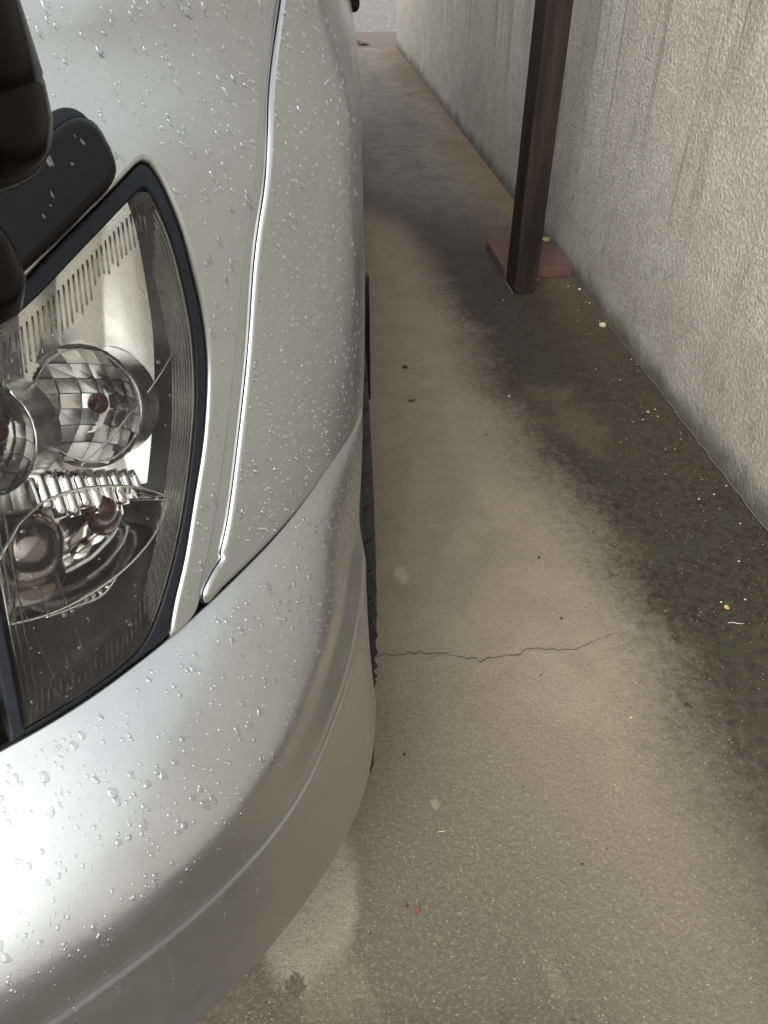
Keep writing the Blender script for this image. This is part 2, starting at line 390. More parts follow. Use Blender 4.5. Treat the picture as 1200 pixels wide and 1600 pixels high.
# ------------------------------------------------------------------ the van: plan curve, front rake, tumblehome
CP = np.array([(-.83, .13), (-.6, .135), (-.45, .165), (-.34, .21), (-.28, .244), (-.225, .281), (-.18, .318), (-.137, .366), (-.110, .402), (-.057, .488),
               (-.021, .571), (.003, .663), (.015, .78), (.02, .95), (.02, 1.3), (.02, 2), (.02, 4.9)])
def spline(P, n=40):
    P = np.asarray(P, float); P = np.vstack([2 * P[0] - P[1], P, 2 * P[-1] - P[-2]]); out = []
    for i in range(1, len(P) - 2):
        p0, p1, p2, p3 = P[i - 1:i + 3]
        t0 = 0.; t1 = t0 + np.linalg.norm(p1 - p0) ** .5; t2 = t1 + np.linalg.norm(p2 - p1) ** .5; t3 = t2 + np.linalg.norm(p3 - p2) ** .5
        for t in np.linspace(t1, t2, n, endpoint=False):
            A1 = (t1 - t) / (t1 - t0) * p0 + (t - t0) / (t1 - t0) * p1; A2 = (t2 - t) / (t2 - t1) * p1 + (t - t1) / (t2 - t1) * p2; A3 = (t3 - t) / (t3 - t2) * p2 + (t - t2) / (t3 - t2) * p3
            B1 = (t2 - t) / (t2 - t0) * A1 + (t - t0) / (t2 - t0) * A2; B2 = (t3 - t) / (t3 - t1) * A2 + (t - t1) / (t3 - t1) * A3
            out.append((t2 - t) / (t2 - t1) * B1 + (t - t1) / (t2 - t1) * B2)
    out.append(P[-2]); return np.array(out)
CS = spline(CP); _d = np.diff(CS, axis=0); SS = np.concatenate([[0], np.cumsum(np.hypot(_d[:, 0], _d[:, 1]))])
# even resampling, lightly smoothed so reflections run clean
_sg = np.arange(0, SS[-1], .004); _cx = np.interp(_sg, SS, CS[:, 0]); _cy = np.interp(_sg, SS, CS[:, 1])
_k = np.exp(-np.linspace(-2, 2, 17) ** 2); _k /= _k.sum()
_cx = np.convolve(np.concatenate([-1.66 - _cx[8:0:-1], _cx, np.full(8, _cx[-1])]), _k, 'valid')
_cyp = np.concatenate([_cy[8:0:-1], _cy, _cy[-1] + .004 * np.arange(1, 9)]); _cy = np.convolve(_cyp, _k, 'valid')
_tx = np.gradient(_cx, _sg); _ty = np.gradient(_cy, _sg); _tl = np.hypot(_tx, _ty); _tx /= _tl; _ty /= _tl
def Cpt(s):
    s = np.asarray(s, float); a = np.abs(s)
    x = np.interp(a, _sg, _cx); y = np.interp(a, _sg, _cy); nx = np.interp(a, _sg, _ty); ny = -np.interp(a, _sg, _tx)
    neg = s < 0
    return np.where(neg, -1.66 - x, x), y, np.where(neg, -nx, nx), ny
def sst(a, b, x):
    t = np.clip((np.asarray(x, float) - a) / (b - a), 0, 1); return t * t * (3 - 2 * t)
def rake(z): z = np.asarray(z, float); return .40 * np.maximum(z - .64, 0) + .5 * np.maximum(z - 1.14, 0)
def tumble(z): z = np.asarray(z, float); return .026 * sst(.87, 1.0, z) + .12 * np.maximum(0, z - 1.0)
def S(s, z, d=0.0):
    """point on the body skin, d metres inside it"""
    x, y, nx, ny = Cpt(s); t = tumble(z) * np.abs(nx) + d
    return np.stack([x - nx * t, y - ny * t + rake(z), np.broadcast_to(np.asarray(z, float), np.shape(x))], -1)
def SN(s, z):
    e = .003; a = S(np.asarray(s) + e, z) - S(np.asarray(s) - e, z); b = S(s, np.asarray(z) + e) - S(s, np.asarray(z) - e)
    n = np.cross(a, b); return n / np.linalg.norm(n, axis=-1, keepdims=True)

# ---- skin panels cut out of that surface in (s, z)
def resample(poly, step, closed=True):
    P = np.asarray(poly, float); Q = np.vstack([P, P[:1]]) if closed else P
    l = np.concatenate([[0], np.cumsum(np.linalg.norm(np.diff(Q, axis=0), axis=1))]); n = max(3, int(l[-1] / step))
    t = np.linspace(0, l[-1], n, endpoint=not closed)
    return np.stack([np.interp(t, l, Q[:, 0]), np.interp(t, l, Q[:, 1])], -1)
def inside(pts, poly):
    x, y = pts[:, 0], pts[:, 1]; r = np.zeros(len(pts), bool); P = poly; Q = np.roll(poly, -1, 0)
    for (x0, y0), (x1, y1) in zip(P, Q):
        if y0 == y1: continue
        c = ((y0 > y) != (y1 > y)) & (x < (x1 - x0) * (y - y0) / (y1 - y0) + x0); r ^= c
    return r
def pdist(pts, poly):
    d = np.full(len(pts), 9.)
    for a, b in zip(poly, np.roll(poly, -1, 0)):
        e = b - a; L = e @ e
        if L < 1e-14: continue
        t = np.clip(((pts - a) @ e) / L, 0, 1); d = np.minimum(d, np.linalg.norm(pts - a - t[:, None] * e, axis=1))
    return d
def outward(poly):
    t = np.roll(poly, -1, 0) - np.roll(poly, 1, 0); t /= np.maximum(np.linalg.norm(t, axis=1, keepdims=True), 1e-9)
    area = np.sum(poly[:, 0] * np.roll(poly[:, 1], -1) - np.roll(poly[:, 0], -1) * poly[:, 1])
    return np.stack([t[:, 1], -t[:, 0]], -1) * (1 if area > 0 else -1)
def panel(name, poly, mat, parent, holes=(), d=0.0, res=.018, rr=.003, skirt=.012, step=.006, dome=0.0, tm=75):
    poly = resample(poly, step); hs_ = [resample(h, step) for h in holes]
    loops = []     # (points, outward dir, theta)
    for L, sgn in [(poly, 1)] + [(h, -1) for h in hs_]:
        o = outward(L) * sgn
        for th in ((tm, tm * .67, tm * .33, 0) if rr > 0 else (0,)):
            loops.append((L - o * rr * (1 - math.sin(R(th))), o, R(th)))
    V = []; E = []; info = []
    for L, o, th in loops:
        b = len(V); n = len(L)
        for i in range(n): V.append(L[i]); info.append((o[i], th)); E.append((b + i, b + (i + 1) % n))
    lo, hi = poly.min(0), poly.max(0)
    gx, gz = np.meshgrid(np.arange(lo[0] + res / 2, hi[0], res), np.arange(lo[1] + res / 2, hi[1], res)); G = np.stack([gx.ravel(), gz.ravel()], -1)
    k = inside(G, poly) & (pdist(G, poly) > rr + res * .45)
    for h in hs_: k &= ~inside(G, h) & (pdist(G, h) > rr + res * .45)
    for q in G[k]: V.append(q); info.append((np.zeros(2), 0.))
    vo, eo, fo, ov, oe, of_ = delaunay_2d_cdt([Vector((float(a), float(b))) for a, b in V], E, [], 0, 1e-7)
    P2 = np.array([(v.x, v.y) for v in vo]); inf = [info[o_[0]] if len(o_) else (np.zeros(2), 0.) for o_ in ov]
    tri = np.array([f for f in fo if len(f) == 3]); cen = P2[tri].mean(1); k = inside(cen, poly)
    for h in hs_: k &= ~inside(cen, h)
    tri = tri[k]
    th = np.array([i[1] for i in inf]); od = np.array([i[0] for i in inf])
    pos = S(P2[:, 0], P2[:, 1], d); N = SN(P2[:, 0], P2[:, 1])
    if dome:
        dd = np.minimum(pdist(P2, poly), .05) / .05; pos = pos + N * (dome * (1 - (1 - dd) ** 2))[:, None]
    eps = .002; T = S(P2[:, 0] + od[:, 0] * eps, P2[:, 1] + od[:, 1] * eps, d) - S(P2[:, 0], P2[:, 1], d); ln = np.linalg.norm(T, axis=1, keepdims=True); T = np.where(ln > 1e-9, T / np.maximum(ln, 1e-9), 0)
    pos = pos - N * (rr * (1 - np.cos(th)))[:, None]; NN = N * np.cos(th)[:, None] + T * np.sin(th)[:, None]
    NN /= np.linalg.norm(NN, axis=1, keepdims=True)
    verts = list(pos); norms = list(NN); faces = []
    for t in tri:
        a, b, c = pos[t]
        fn = np.cross(b - a, c - a); faces.append(tuple(int(i) for i in (t if fn @ N[t[0]] > 0 else t[::-1])))
    if skirt:
        for L, sgn in [(poly, 1)] + [(h, -1) for h in hs_]:
            o = outward(L) * sgn; n = len(L); p0 = S(L[:, 0], L[:, 1], d); n0 = SN(L[:, 0], L[:, 1])
            t0 = S(L[:, 0] + o[:, 0] * eps, L[:, 1] + o[:, 1] * eps, d) - p0; t0 /= np.maximum(np.linalg.norm(t0, axis=1, keepdims=True), 1e-9)
            top = p0 - n0 * rr * (1 - math.cos(R(75)) if rr else 0); b = len(verts)
            verts += list(top) + list(top - n0 * skirt); norms += list(t0) * 2
            for i in range(n):
                j = (i + 1) % n; q = (b + i, b + j, b + n + j, b + n + i); fn = np.cross(verts[q[1]] - verts[q[0]], verts[q[2]] - verts[q[0]])
                faces.append(q if fn @ t0[i] > 0 else q[::-1])
    return mesh(name, verts, faces, mat, parent, True, norms)
def sm(pts, n=6): return [tuple(p) for p in spline(pts, n)]
def mirror_s(pts): return [(-a, b) for a, b in pts][::-1]

van = thing('van', 'silver van with a rain-beaded front corner, clear headlight and black parking mirror', 'van', loc=(0, 0, 0))

SEAL_R = sm([(.7645, .6425), (.772, .661), (.786, .686), (.800, .718), (.814, .750), (.8225, .780), (.826, .804), (.8245, .832), (.8175, .865), (.8095, .896), (.802, .916), (.796, .9245), (.790, .9262), (.784, .9245)])
SEAL_T = [(.771, .9195), (.750, .9115), (.727, .9025), (.706, .893), (.689, .884), (.670, .873), (.646, .859)]
SEAL_B = [(.6445, .6425), (.70, .6425), (.745, .6425)]
LENS = sm([(.655, .6465), (.69, .6465), (.722, .6470), (.742, .6505), (.757, .6625), (.784, .7035), (.8025, .748), (.812, .784), (.8145, .819), (.8095, .856), (.8005, .891), (.7935, .9085), (.7885, .9125), (.782, .9110)]) + sm([(.762, .9035), (.731, .8905), (.704, .878), (.668, .862), (.656, .852)]) + [(.6545, .80), (.6545, .70)]
SEAM_P = sm([(.781, .6425), (.793, .6475), (.7995, .663), (.811, .681), (.836, .739), (.856, .796), (.877, .859), (.905, .908), (.928, .941), (.971, .990), (1.04, 1.06), (1.09, 1.115)])
SEAM_F = sm([(.8185, .665), (.832, .686), (.852, .736), (.871, .790), (.890, .855), (.918, .905), (.941, .939), (.994, .988), (1.065, 1.06), (1.115, 1.115)])
# front panel: outer strip beside the lamp, over it, and above the grille
half = [(.0, .80), (.60, .80), (.642, .815), (.643, .8595)] + SEAL_T[::-1][1:] + SEAL_R[::-1] + [(.7715, .6425)] + SEAM_P
front = half + mirror_s(half)
front_o = panel('front_panel', front, 'paint', van, res=.02, rr=.0035)
# fender with its front flange and the lower tab
WC, WZ, AR = .955, .335, .362       # wheel centre (y, z) and arch radius
def arch(z0, z1, n=16):
    out = []
    for z in np.linspace(z0, z1, n):
        dy = math.sqrt(max(0, AR ** 2 - (z - WZ) ** 2)); yy = WC - dy; out.append((s_at(yy, z), z))
    return out
def s_at(yy, z):      # s of a point on the side at a given y
    t = yy - float(rake(z)); return float(np.interp(t, _cy, _sg))
btop = lambda s: .6385 - .030 * sst(.97, 1.19, s) - .012 * np.maximum(0, np.asarray(s) - 1.19)
seam_b = [(s, float(btop(s)) + .0068) for s in np.linspace(.815, 1.13, 22)]
ar = [(s, z) for s, z in arch(.612, .705, 12) if s > 1.135]
sd_top = 1.36
fender = [(.8235, .6665), (.8145, .6640), (.8040, .6580), (.7990, .6520), (.8010, .6455), (.8065, .6432)] + seam_b + ar + [(s_at(WC - .03, .71), .7105), (s_at(WC - .03, .80), .80), (s_at(WC - .03, 1.115), 1.115)] + SEAM_F[::-1][:-1]
panel('front_fender', fender, 'paint', van, res=.018, rr=.0050, tm=62)
fl_poly = [(a + .0012, b) for a, b in SEAM_P[6:]] + [(a + .010, b) for a, b in SEAM_F[::-1]] + [(.812, .652)]
panel('fender_flange', fl_poly, 'paint', van, d=.0048, res=.03, rr=.001, skirt=.008)

# sides, upper body
def rect(s0, z0, s1, z1, n=10):
    a = [(s, z0) for s in np.linspace(s0, s1, n)]; b = [(s, z1) for s in np.linspace(s1, s0, n)]; return a + b
arc_door = []
for th in np.linspace(94, -4, 22):
    yy = WC + AR * math.cos(R(th)); zz = WZ + AR * math.sin(R(th)); arc_door.append((s_at(yy, zz), zz))
dz0 = .30
door = [(s_at(WC - .026, .7105), .7105)] + arc_door[1:] + [(s_at(WC + AR, dz0), dz0), (s_at(2.05, dz0), dz0), (s_at(2.05, 1.115), 1.115), (s_at(WC - .026, 1.115), 1.115)]
dr = panel('front_door', door, 'paint', van, res=.05, rr=.003, step=.012)
hb = bmesh.new()
box_bm(hb, 0, 0, 0, .030, .19, .055, .012, seg=4); hd = from_bm('handle', hb, 'black_plastic', dr); hd.location = (.0195, 1.80, .893)
sidep = [(s_at(2.056, dz0), dz0)] + [(s_at(4.8, dz0), dz0), (s_at(4.8, 1.115), 1.115), (s_at(2.056, 1.115), 1.115)]
panel('body_side', sidep, 'paint', van, res=.15, rr=.003, step=.03)
lside = [(-1.0, .62), (-1.0, 1.115), (-s_at(4.8, 1.115), 1.115), (-s_at(4.8, .30), .30), (-1.8, .30), (-1.8, .62)]
lside = [(-1.121, 1.115), (-.825, .66), (-.9, .645), (-1.2, .62), (-1.76, .62), (-1.78, .30), (-s_at(4.8, .3), .30), (-s_at(4.8, 1.115), 1.115)]
panel('body_side', lside, 'paint', van, res=.1, rr=.003, step=.03)
panel('windscreen', [(s, 1.135) for s in np.linspace(-1.02, 1.02, 20)] + [(s, 1.80) for s in np.linspace(.97, -.97, 20)], 'tinted_glass', van, res=.06, rr=.003, step=.03)
for sg in (1, -1):
    pil = [(1.03, 1.125), (1.22, 1.125), (1.16, 1.80), (.98, 1.80)]
    wnd = [(1.23, 1.135), (2.35, 1.135), (2.25, 1.78), (1.17, 1.78)]; rest = [(2.36, 1.125), (4.72, 1.125), (4.42, 1.80), (2.26, 1.80)]
    if sg < 0: pil, wnd, rest = mirror_s(pil), mirror_s(wnd), mirror_s(rest)
    panel('pillar', pil, 'paint', van, res=.05, rr=.003, step=.03); panel('side_window', wnd, 'tinted_glass', van, res=.08, rr=.003, step=.03)
    panel('upper_side', rest, 'paint', van, res=.2, rr=.003, step=.04)
# roof, tail and a black inner shell added to keep the gaps dark
ss_ = np.linspace(-4.35, 4.35, 60); ring = S(ss_, np.full(60, 1.805)); V = list(ring) + [np.array([-.83, p[1] + (.25 if p[1] < 3 else -.1), 1.90]) if 0 else np.array([-.83 + (p[0] + .83) * .86, p[1] + (.16 if p[1] < 1.3 else 0), 1.90]) for p in ring]
F = [(i, i + 1, 61 + i, 60 + i) for i in range(59)] + [tuple(range(60, 120))]
rf = mesh('roof', V, F, 'paint', van, False)
bm = bmesh.new(); box_bm(bm, -.83, 4.84, 1.06, 1.60, .06, 1.62, .02); from_bm('tailgate', bm, 'paint', van)
sg_ = np.concatenate([np.linspace(-4.8, -1.3, 12), np.linspace(-1.25, 1.25, 50), np.linspace(1.3, 4.8, 12)])
zs_ = [.66, .8, 1.0, 1.13]; V = []; F = []
for z in zs_: V += list(S(sg_, np.full(len(sg_), z), .15))
n = len(sg_)
for j in range(3):
    for i in range(n - 1): F.append((j * n + i, j * n + i + 1, (j + 1) * n + i + 1, (j + 1) * n + i))
mesh('inner_shell', V, F, 'dark_void', van)
bm = bmesh.new(); box_bm(bm, -.83, 2.75, .30, 1.36, 4.1, .16, .03); box_bm(bm, -.83, .70, .42, 1.05, .35, .30, .03); box_bm(bm, -.83, 3.0, .60, 1.55, 3.4, .5, .03); from_bm('underbody', bm, 'dark_void', van, False)
# grille between the lamps
V = []; F = []; sg_ = np.linspace(-.642, .642, 60)
for z in (.6425, .70, .80): V += list(S(sg_, np.full(60, z), .012))
for j in range(2):
    for i in range(59): F.append((j * 60 + i, j * 60 + i + 1, j * 60 + 61 + i, j * 60 + 60 + i))
gr_ = mesh('grille', V, F, 'black_plastic', van)
for z in (.665, .705, .745, .785):
    pts = [tuple(p) for p in S(np.linspace(-.64, .64, 60), np.full(60, z), .006)]
    tube_obj('bar', pts, .009, 'black_plastic', gr_, 8)

# ---- bumper
zt = np.array([.59, .66, .72, .785, .84, .913, .99, 1.06, 1.2]); 
Bt = lambda s: np.interp(s, [0, .3, .5, .6, .66, .72, .785, .84, .913, .99, 1.06, 1.3], [.085, .085, .085, .0855, .0855, .081, .070, .055, .034, .010, .003, .001])
Bc = lambda s: np.interp(s, [0, .5, .6, .65, .757, .795, .846, .9, .961, 1.02, 1.08, 1.3], [.088, .088, .086, .086, .087, .082, .069, .055, .037, .021, .010, .003])
Bb = lambda s: np.interp(s, [0, .5, .665, .725, .845, .895, .94, .985, 1.05, 1.3], [.070, .070, .069, .071, .071, .066, .056, .043, .024, .008])
def smooth1(fn, s, wd=.045):
    k = np.linspace(-1, 1, 9); return sum(fn(np.abs(s) + q * wd) * (1 - abs(q) * .8) for q in k) / sum(1 - abs(q) * .8 for q in k)
ZT0 = .6385
def bump_off(s, z):
    s = np.asarray(s, float); z = np.asarray(z, float); bt = smooth1(Bt, s); bc = smooth1(Bc, s); bb = smooth1(Bb, s)
    top = btop(np.abs(s))
    t = np.clip((top - z) / (top - .555), 0, 1); a = .62
    up = bt * (a * t + (1 - a) * (1 - (1 - t) ** 2))
    peak = np.maximum(bt, 0) + .0062 * np.clip(bt / .08, 0, 1)
    m = np.clip((.555 - z) / .022, 0, 1); hm = bt + (peak - bt) * (1 - (1 - m) ** 2)
    q1 = np.clip((.533 - z) / .058, 0, 1); mid = peak + (bc - peak) * (q1 * q1 * (3 - 2 * q1))
    q2 = np.clip((.475 - z) / (.475 - .27), 0, 1); low = bc + (bb - bc) * (q2 ** 1.3)
    return np.where(z > .555, up, np.where(z > .533, hm, np.where(z > .475, mid, low)))
def crease_amp(s): return 1 - sst(.955, .995, np.abs(s))
def ridge(s, z):
    u = (z - .475) / .0032; g_ = np.exp(-u * u) * .0017 - np.exp(-((z - .484) / .0045) ** 2) * .0010
    return g_ * crease_amp(s)
# profile rows: z list from the tucked top edge to the rolled bottom edge
zrow = np.concatenate([np.linspace(.6385, .56, 34), np.linspace(.557, .50, 24), np.linspace(.498, .455, 40), np.linspace(.45, .275, 26)])
def s_end(z):
    dy = math.sqrt(max(0, AR ** 2 - (z - WZ) ** 2)); return float(np.interp(WC - dy, _cy, _sg)) - .004
def SB(s, z):
    x, y, nx, ny = Cpt(s); o = bump_off(s, z)
    for dz in (.003, .006): o = o + bump_off(s, np.minimum(z + dz, .6385)) * .5 + bump_off(s, z - dz) * .5
    o = o / 3 + ridge(s, z) - .0065 * np.exp(-(.6385 - z) / .010)
    zz = np.where(z > .6, z - (.6385 - btop(np.abs(s))) * (z - .6) / .0385, z)
    return np.stack([x + nx * o, y + ny * o, zz], -1)
def SBN(s, z):
    e = .0025; a = SB(s + e, z) - SB(s - e, z); b = SB(s, np.minimum(z + e, .6385)) - SB(s, z - e); n = np.cross(a, b)
    return n / np.linalg.norm(n, axis=-1, keepdims=True)
NU = 300; us = np.linspace(0, 1, NU); rows = []; nrm = []
for z in zrow:
    se = min(s_end(z), 1.19); s_ = -1.10 + (se + 1.10) * us; zz = np.full(NU, z); rows.append(SB(s_, zz)); nrm.append(SBN(s_, zz))
first, fn_ = rows[0], nrm[0]
hn_ = fn_ * [1, 1, 0]; hn_ = hn_ / np.linalg.norm(hn_, axis=1, keepdims=True)
pre = [first - hn_ * .016 + [0, 0, -.012], first - hn_ * .006 + [0, 0, -.0045], first - hn_ * .0018 + [0, 0, -.0004]]
up_ = np.array([0, 0, 1.]); prn = [-hn_ + up_ * 1.0, -hn_ * .7 + up_, 0 * hn_ + up_]
last, ln_ = rows[-1], nrm[-1] * np.array([1, 1, 0])
post_r = [last + np.array([0, 0, -.006]) - ln_ * .0016, last + np.array([0, 0, -.010]) - ln_ * .0055, last + np.array([0, 0, -.011]) - ln_ * .012, last + np.array([0, 0, -.006]) - ln_ * .05]
pon = [ln_ - up_ * .4, ln_ - up_, -up_ + 0 * ln_, -up_ + 0 * ln_]
rows = pre + rows + post_r; nrm = prn + nrm + pon; NR = len(rows)
V = np.concatenate(rows); N_ = np.concatenate(nrm); N_ = N_ / np.maximum(np.linalg.norm(N_, axis=1, keepdims=True), 1e-9)
F = []
for j in range(NR - 1):
    for i in range(NU - 1): F.append((j * NU + i, (j + 1) * NU + i, (j + 1) * NU + i + 1, j * NU + i + 1))
# return flange at the wheel arch end
e0 = len(V); endp = np.array([r[-1] for r in rows]); V = np.concatenate([V, endp, endp + np.array([-.03, .004, 0])]); N_ = np.concatenate([N_, np.tile([0, 1., 0], (2 * NR, 1))])
for j in range(NR - 1): F.append((e0 + j, e0 + j + 1, e0 + NR + j + 1, e0 + NR + j))
bumper = mesh('bumper', V, F, 'paint', van, True, N_)

# ---- front wheel, arch liner, mud flap
TX = .0175
wheel = thing('front_wheel', parent=van, loc=(TX - .0975, WC, WZ - .002)); wheel.rotation_euler.z = R(1.4)
WR = .333
tp = [(-.0975, .20), (-.0975, .245), (-.094, .285), (-.085, .315), (-.070, .327), (0, WR - .002), (.070, .327), (.083, .316), (.0925, .290), (.0965, .262), (.0975, .240), (.095, .215), (.086, .198), (.06, .19), (-.09, .19), (-.0975, .20)]
lathe('tyre', tp, 'tyre_rubber', wheel, 'X', 96)
rp = [(.088, .197), (.092, .190), (.080, .182), (.045, .172), (.035, .150), (.048, .115), (.052, .070), (.040, .055), (.042, .02), (.042, .001)]
lathe('rim', rp, 'steel', wheel, 'X', 64)
tb = bmesh.new(); box_bm(tb, 0, 0, 0, .034, .033, .010, .002, seg=1); bmesh.ops.recalc_face_normals(tb, faces=tb.faces)
tbm = bpy.data.meshes.new('tread_block'); tb.to_mesh(tbm); tb.free(); tbm.materials.append(M['tyre_rubber'])
NB = 52
for k in range(NB):
    th = 2 * math.pi * k / NB
    for row, (ax, rad, tilt) in enumerate(((.0775, .3175, .66), (.040, .3285, .1), (-.01, .3315, 0))):
        t2 = th + row * .06
        o = bpy.data.objects.new('tread_block', tbm); COL.objects.link(o); o.parent = wheel
        o.location = (ax, rad * math.cos(t2), rad * math.sin(t2))
        o.rotation_euler = (Matrix.Rotation(t2 - math.pi / 2, 3, 'X') @ Matrix.Rotation(tilt, 3, 'Y') @ Matrix.Rotation(.22, 3, 'Z')).to_euler()
for k in range(5):
    th = 2 * math.pi * k / 5; nb_ = bmesh.new(); bmesh.ops.create_cone(nb_, cap_ends=True, segments=6, radius1=.011, radius2=.010, depth=.02)
    o = from_bm('wheel_nut', nb_, 'steel', wheel, False); o.rotation_euler = (0, R(90), 0); o.location = (.055, .085 * math.cos(th), .085 * math.sin(th))
V = []; F = []; nl = 28
for k in range(nl):
    th = R(-25 + 230 * k / (nl - 1)); V += [(.006, WC + (AR - .006) * math.cos(th), WZ + (AR - .006) * math.sin(th)), (-.26, WC + (AR - .006) * math.cos(th), WZ + (AR - .006) * math.sin(th))]
for k in range(nl - 1): F.append((2 * k, 2 * k + 1, 2 * k + 3, 2 * k + 2))
mesh('arch_liner', V, F, 'dark_void', van)
fb = bmesh.new(); box_bm(fb, -.085, 1.405, .345, .245, .010, .27, .004, seg=2); box_bm(fb, .026, 1.42, .40, .022, .055, .15, .008, seg=3)
from_bm('mud_flap', fb, 'black_plastic', van)
part_box('splash_guard', (-.110, .592, .205), (.248, .03, .18), .013, 'black_plastic', van)
bm = bmesh.new(); box_bm(bm, .012, 2.05, .285, .03, 1.2, .05, .012, seg=3); from_bm('sill_trim', bm, 'black_plastic', van)
for (wx, wy) in ((TX - .0975, 3.55), (-1.66 - TX + .0975, WC), (-1.66 - TX + .0975, 3.55)):
    w2 = thing('rear_wheel' if wy > 2 else 'front_wheel', parent=van, loc=(wx, wy, WZ - .002))
    if wx < -.5: w2.rotation_euler.z = math.pi
    for ch in wheel.children:
        if ch.name.split('.')[0] in ('tyre', 'rim'):
            c2 = ch.copy(); COL.objects.link(c2); c2.parent = w2

# ------------------------------------------------------------------ headlight (its pieces set in from the skin by d)
lamp = thing('headlight', parent=van, loc=(0, 0, 0))
def HP(s, z, d): return Vector(S(np.array([float(s)]), np.array([float(z)]), float(d))[0])
seal_outer = SEAL_B + SEAL_R + SEAL_T + [(.6445, .75)]
seal_outer = [tuple(p) for p in resample(seal_outer, .004)]
_so = np.array(seal_outer); seal_outer = [tuple(p) for p in _so - outward(_so) * .0016]
panel('seal', seal_outer, 'rubber', lamp, holes=[LENS], d=.0018, res=.01, rr=.0022, skirt=.02, step=.004)
lens_p = np.array(resample(LENS, .004)); lens_in = lens_p - outward(lens_p) * .0008
panel('lens', lens_in, 'lens_clear', lamp, d=.002, res=.012, rr=.0015, skirt=0, step=.004, dome=.005)
# tub
def loopP(poly, d, k=1.0, c=(.735, .78)):
    return [HP(c[0] + (a - c[0]) * k, c[1] + (b - c[1]) * k, d) for a, b in poly]
lp = [tuple(p) for p in resample(LENS, .008)]; n = len(lp); V = []; F = []
for d, k in ((.004, 1.0), (.012, .985), (.05, .95), (.085, .90)): V += loopP(lp, d, k)
for j in range(3):
    for i in range(n): F.append((j * n + i, j * n + (i + 1) % n, (j + 1) * n + (i + 1) % n, (j + 1) * n + i))
F.append(tuple(3 * n + i for i in range(n)))
mesh('housing', V, F, 'lamp_housing', lamp)
# main reflector, gently cupped, with broad vertical flutes
def grid_surf(name, fn, nu, nv, mat, par, keep=None):
    V = []; F = []; ok = []
    for j in range(nv):
        for i in range(nu):
            p, k = fn(i / (nu - 1), j / (nv - 1)); V.append(p); ok.append(k)
    for j in range(nv - 1):
        for i in range(nu - 1):
            q = (j * nu + i, j * nu + i + 1, (j + 1) * nu + i + 1, (j + 1) * nu + i)
            if all(ok[a] for a in q): F.append(q)
    return mesh(name, V, F, mat, par)
lens_np = np.array(LENS)
_gu, _gv = np.meshgrid(np.linspace(0, 1, 120), np.linspace(0, 1, 90)); inlens = inside(np.stack([(.657 + .156 * _gu).ravel(), (.725 + .182 * _gv).ravel()], -1), lens_np).reshape(90, 120)
def refl(u, v):
    z = .725 + .182 * v; s = .657 + .156 * u; uu = (s - .735) / .08; vv = (z - .80) / .09
    ex = min(math.hypot(s - .748, z - .792) / .028, math.hypot(s - .672, z - .800) / .0265); d = .066 - .030 * uu * uu - .016 * vv * vv - .0022 * abs(math.sin(u * math.pi * 5)) 
    return HP(s, z, d), bool(inlens[int(round(v * 89)), int(round(u * 119))]) and ex > 1
grid_surf('reflector', refl, 120, 90, 'satin_chrome', lamp)
# domed lamp caps, clear with a ridged grid, an amber bulb behind each
def dome(c, rad, nm, nmer, npar, amber_r):
    ctr = HP(*c); ax = Vector((-.15, -.90, .42)).normalized(); a = ax.cross(Vector((0, 0, 1))).normalized(); b = a.cross(ax).normalized()
    cap = thing_part = None
    def P(lat, lon, r=rad): return ctr + r * (math.cos(lat) * (math.cos(lon) * a + math.sin(lon) * b) + math.sin(lat) * ax)
    # cup of flat mirror facets laid out in a grid, fine joints between them
    ng = nmer; V = []; F = []
    def Q(x, y, k=1.0):
        q_ = x * x + y * y
        return ctr + rad * k * (x * a + y * b) - ax * rad * (1.0 - q_) * .85 * k
    for j in range(ng):
        for i in range(ng):
            x0, x1, y0, y1 = [-1 + 2 * t / ng for t in (i, i + 1, j, j + 1)]; xm, ym = (x0 + x1) / 2, (y0 + y1) / 2
            if xm * xm + ym * ym > 1.0: continue
            g0 = .02 / ng * 3; bi = len(V); jit = rng.uniform(-.035, .035)
            V += [Q(x0 + g0, y0 + g0) + ax * jit * rad, Q(x1 - g0, y0 + g0) - ax * jit * rad, Q(x1 - g0, y1 - g0), Q(x0 + g0, y1 - g0) + ax * jit * rad]; F.append((bi, bi + 1, bi + 2, bi + 3))
    mesh('reflector_facets', V, F, 'satin_chrome', lamp, False)
    V = []; F = []; nl, nt = 28, 6
    for j in range(nt + 1):
        for i in range(nl): t = 2 * math.pi * i / nl; r_ = 1.06 * (1 - j / nt); V.append(Q(r_ * math.cos(t), r_ * math.sin(t), 1.04))
    for j in range(nt):
        for i in range(nl): F.append((j * nl + i, j * nl + (i + 1) % nl, (j + 1) * nl + (i + 1) % nl, (j + 1) * nl + i))
    mesh('reflector_bowl', V, F, 'lamp_housing', lamp)
    V = []; F = []
    for dd_ in (0, -.012, -.03):
        for i in range(40): V.append(P(0, 2 * math.pi * i / 40, rad * 1.02) + ax * dd_)
    for j in range(2):
        for i in range(40): F.append((j * 40 + i, j * 40 + (i + 1) % 40, (j + 1) * 40 + (i + 1) % 40, (j + 1) * 40 + i))
    mesh('bowl_collar', V, F, 'satin_chrome', lamp)
    V, F = tube([P(0, 2 * math.pi * i / 40, rad * 1.02) for i in range(40)], .0013, 6, True); mesh('bezel_ring', V, F, 'chrome', lamp)
    bb_ = bmesh.new(); bmesh.ops.create_uvsphere(bb_, u_segments=20, v_segments=12, radius=amber_r)
    o = from_bm('bulb', bb_, 'amber', lamp); o.location = ctr - ax * rad * .45; o.scale = (1, 1.3, 1)
dome((.748, .792, .040), .037, 'lamp_cap', 7, 5, .0068)
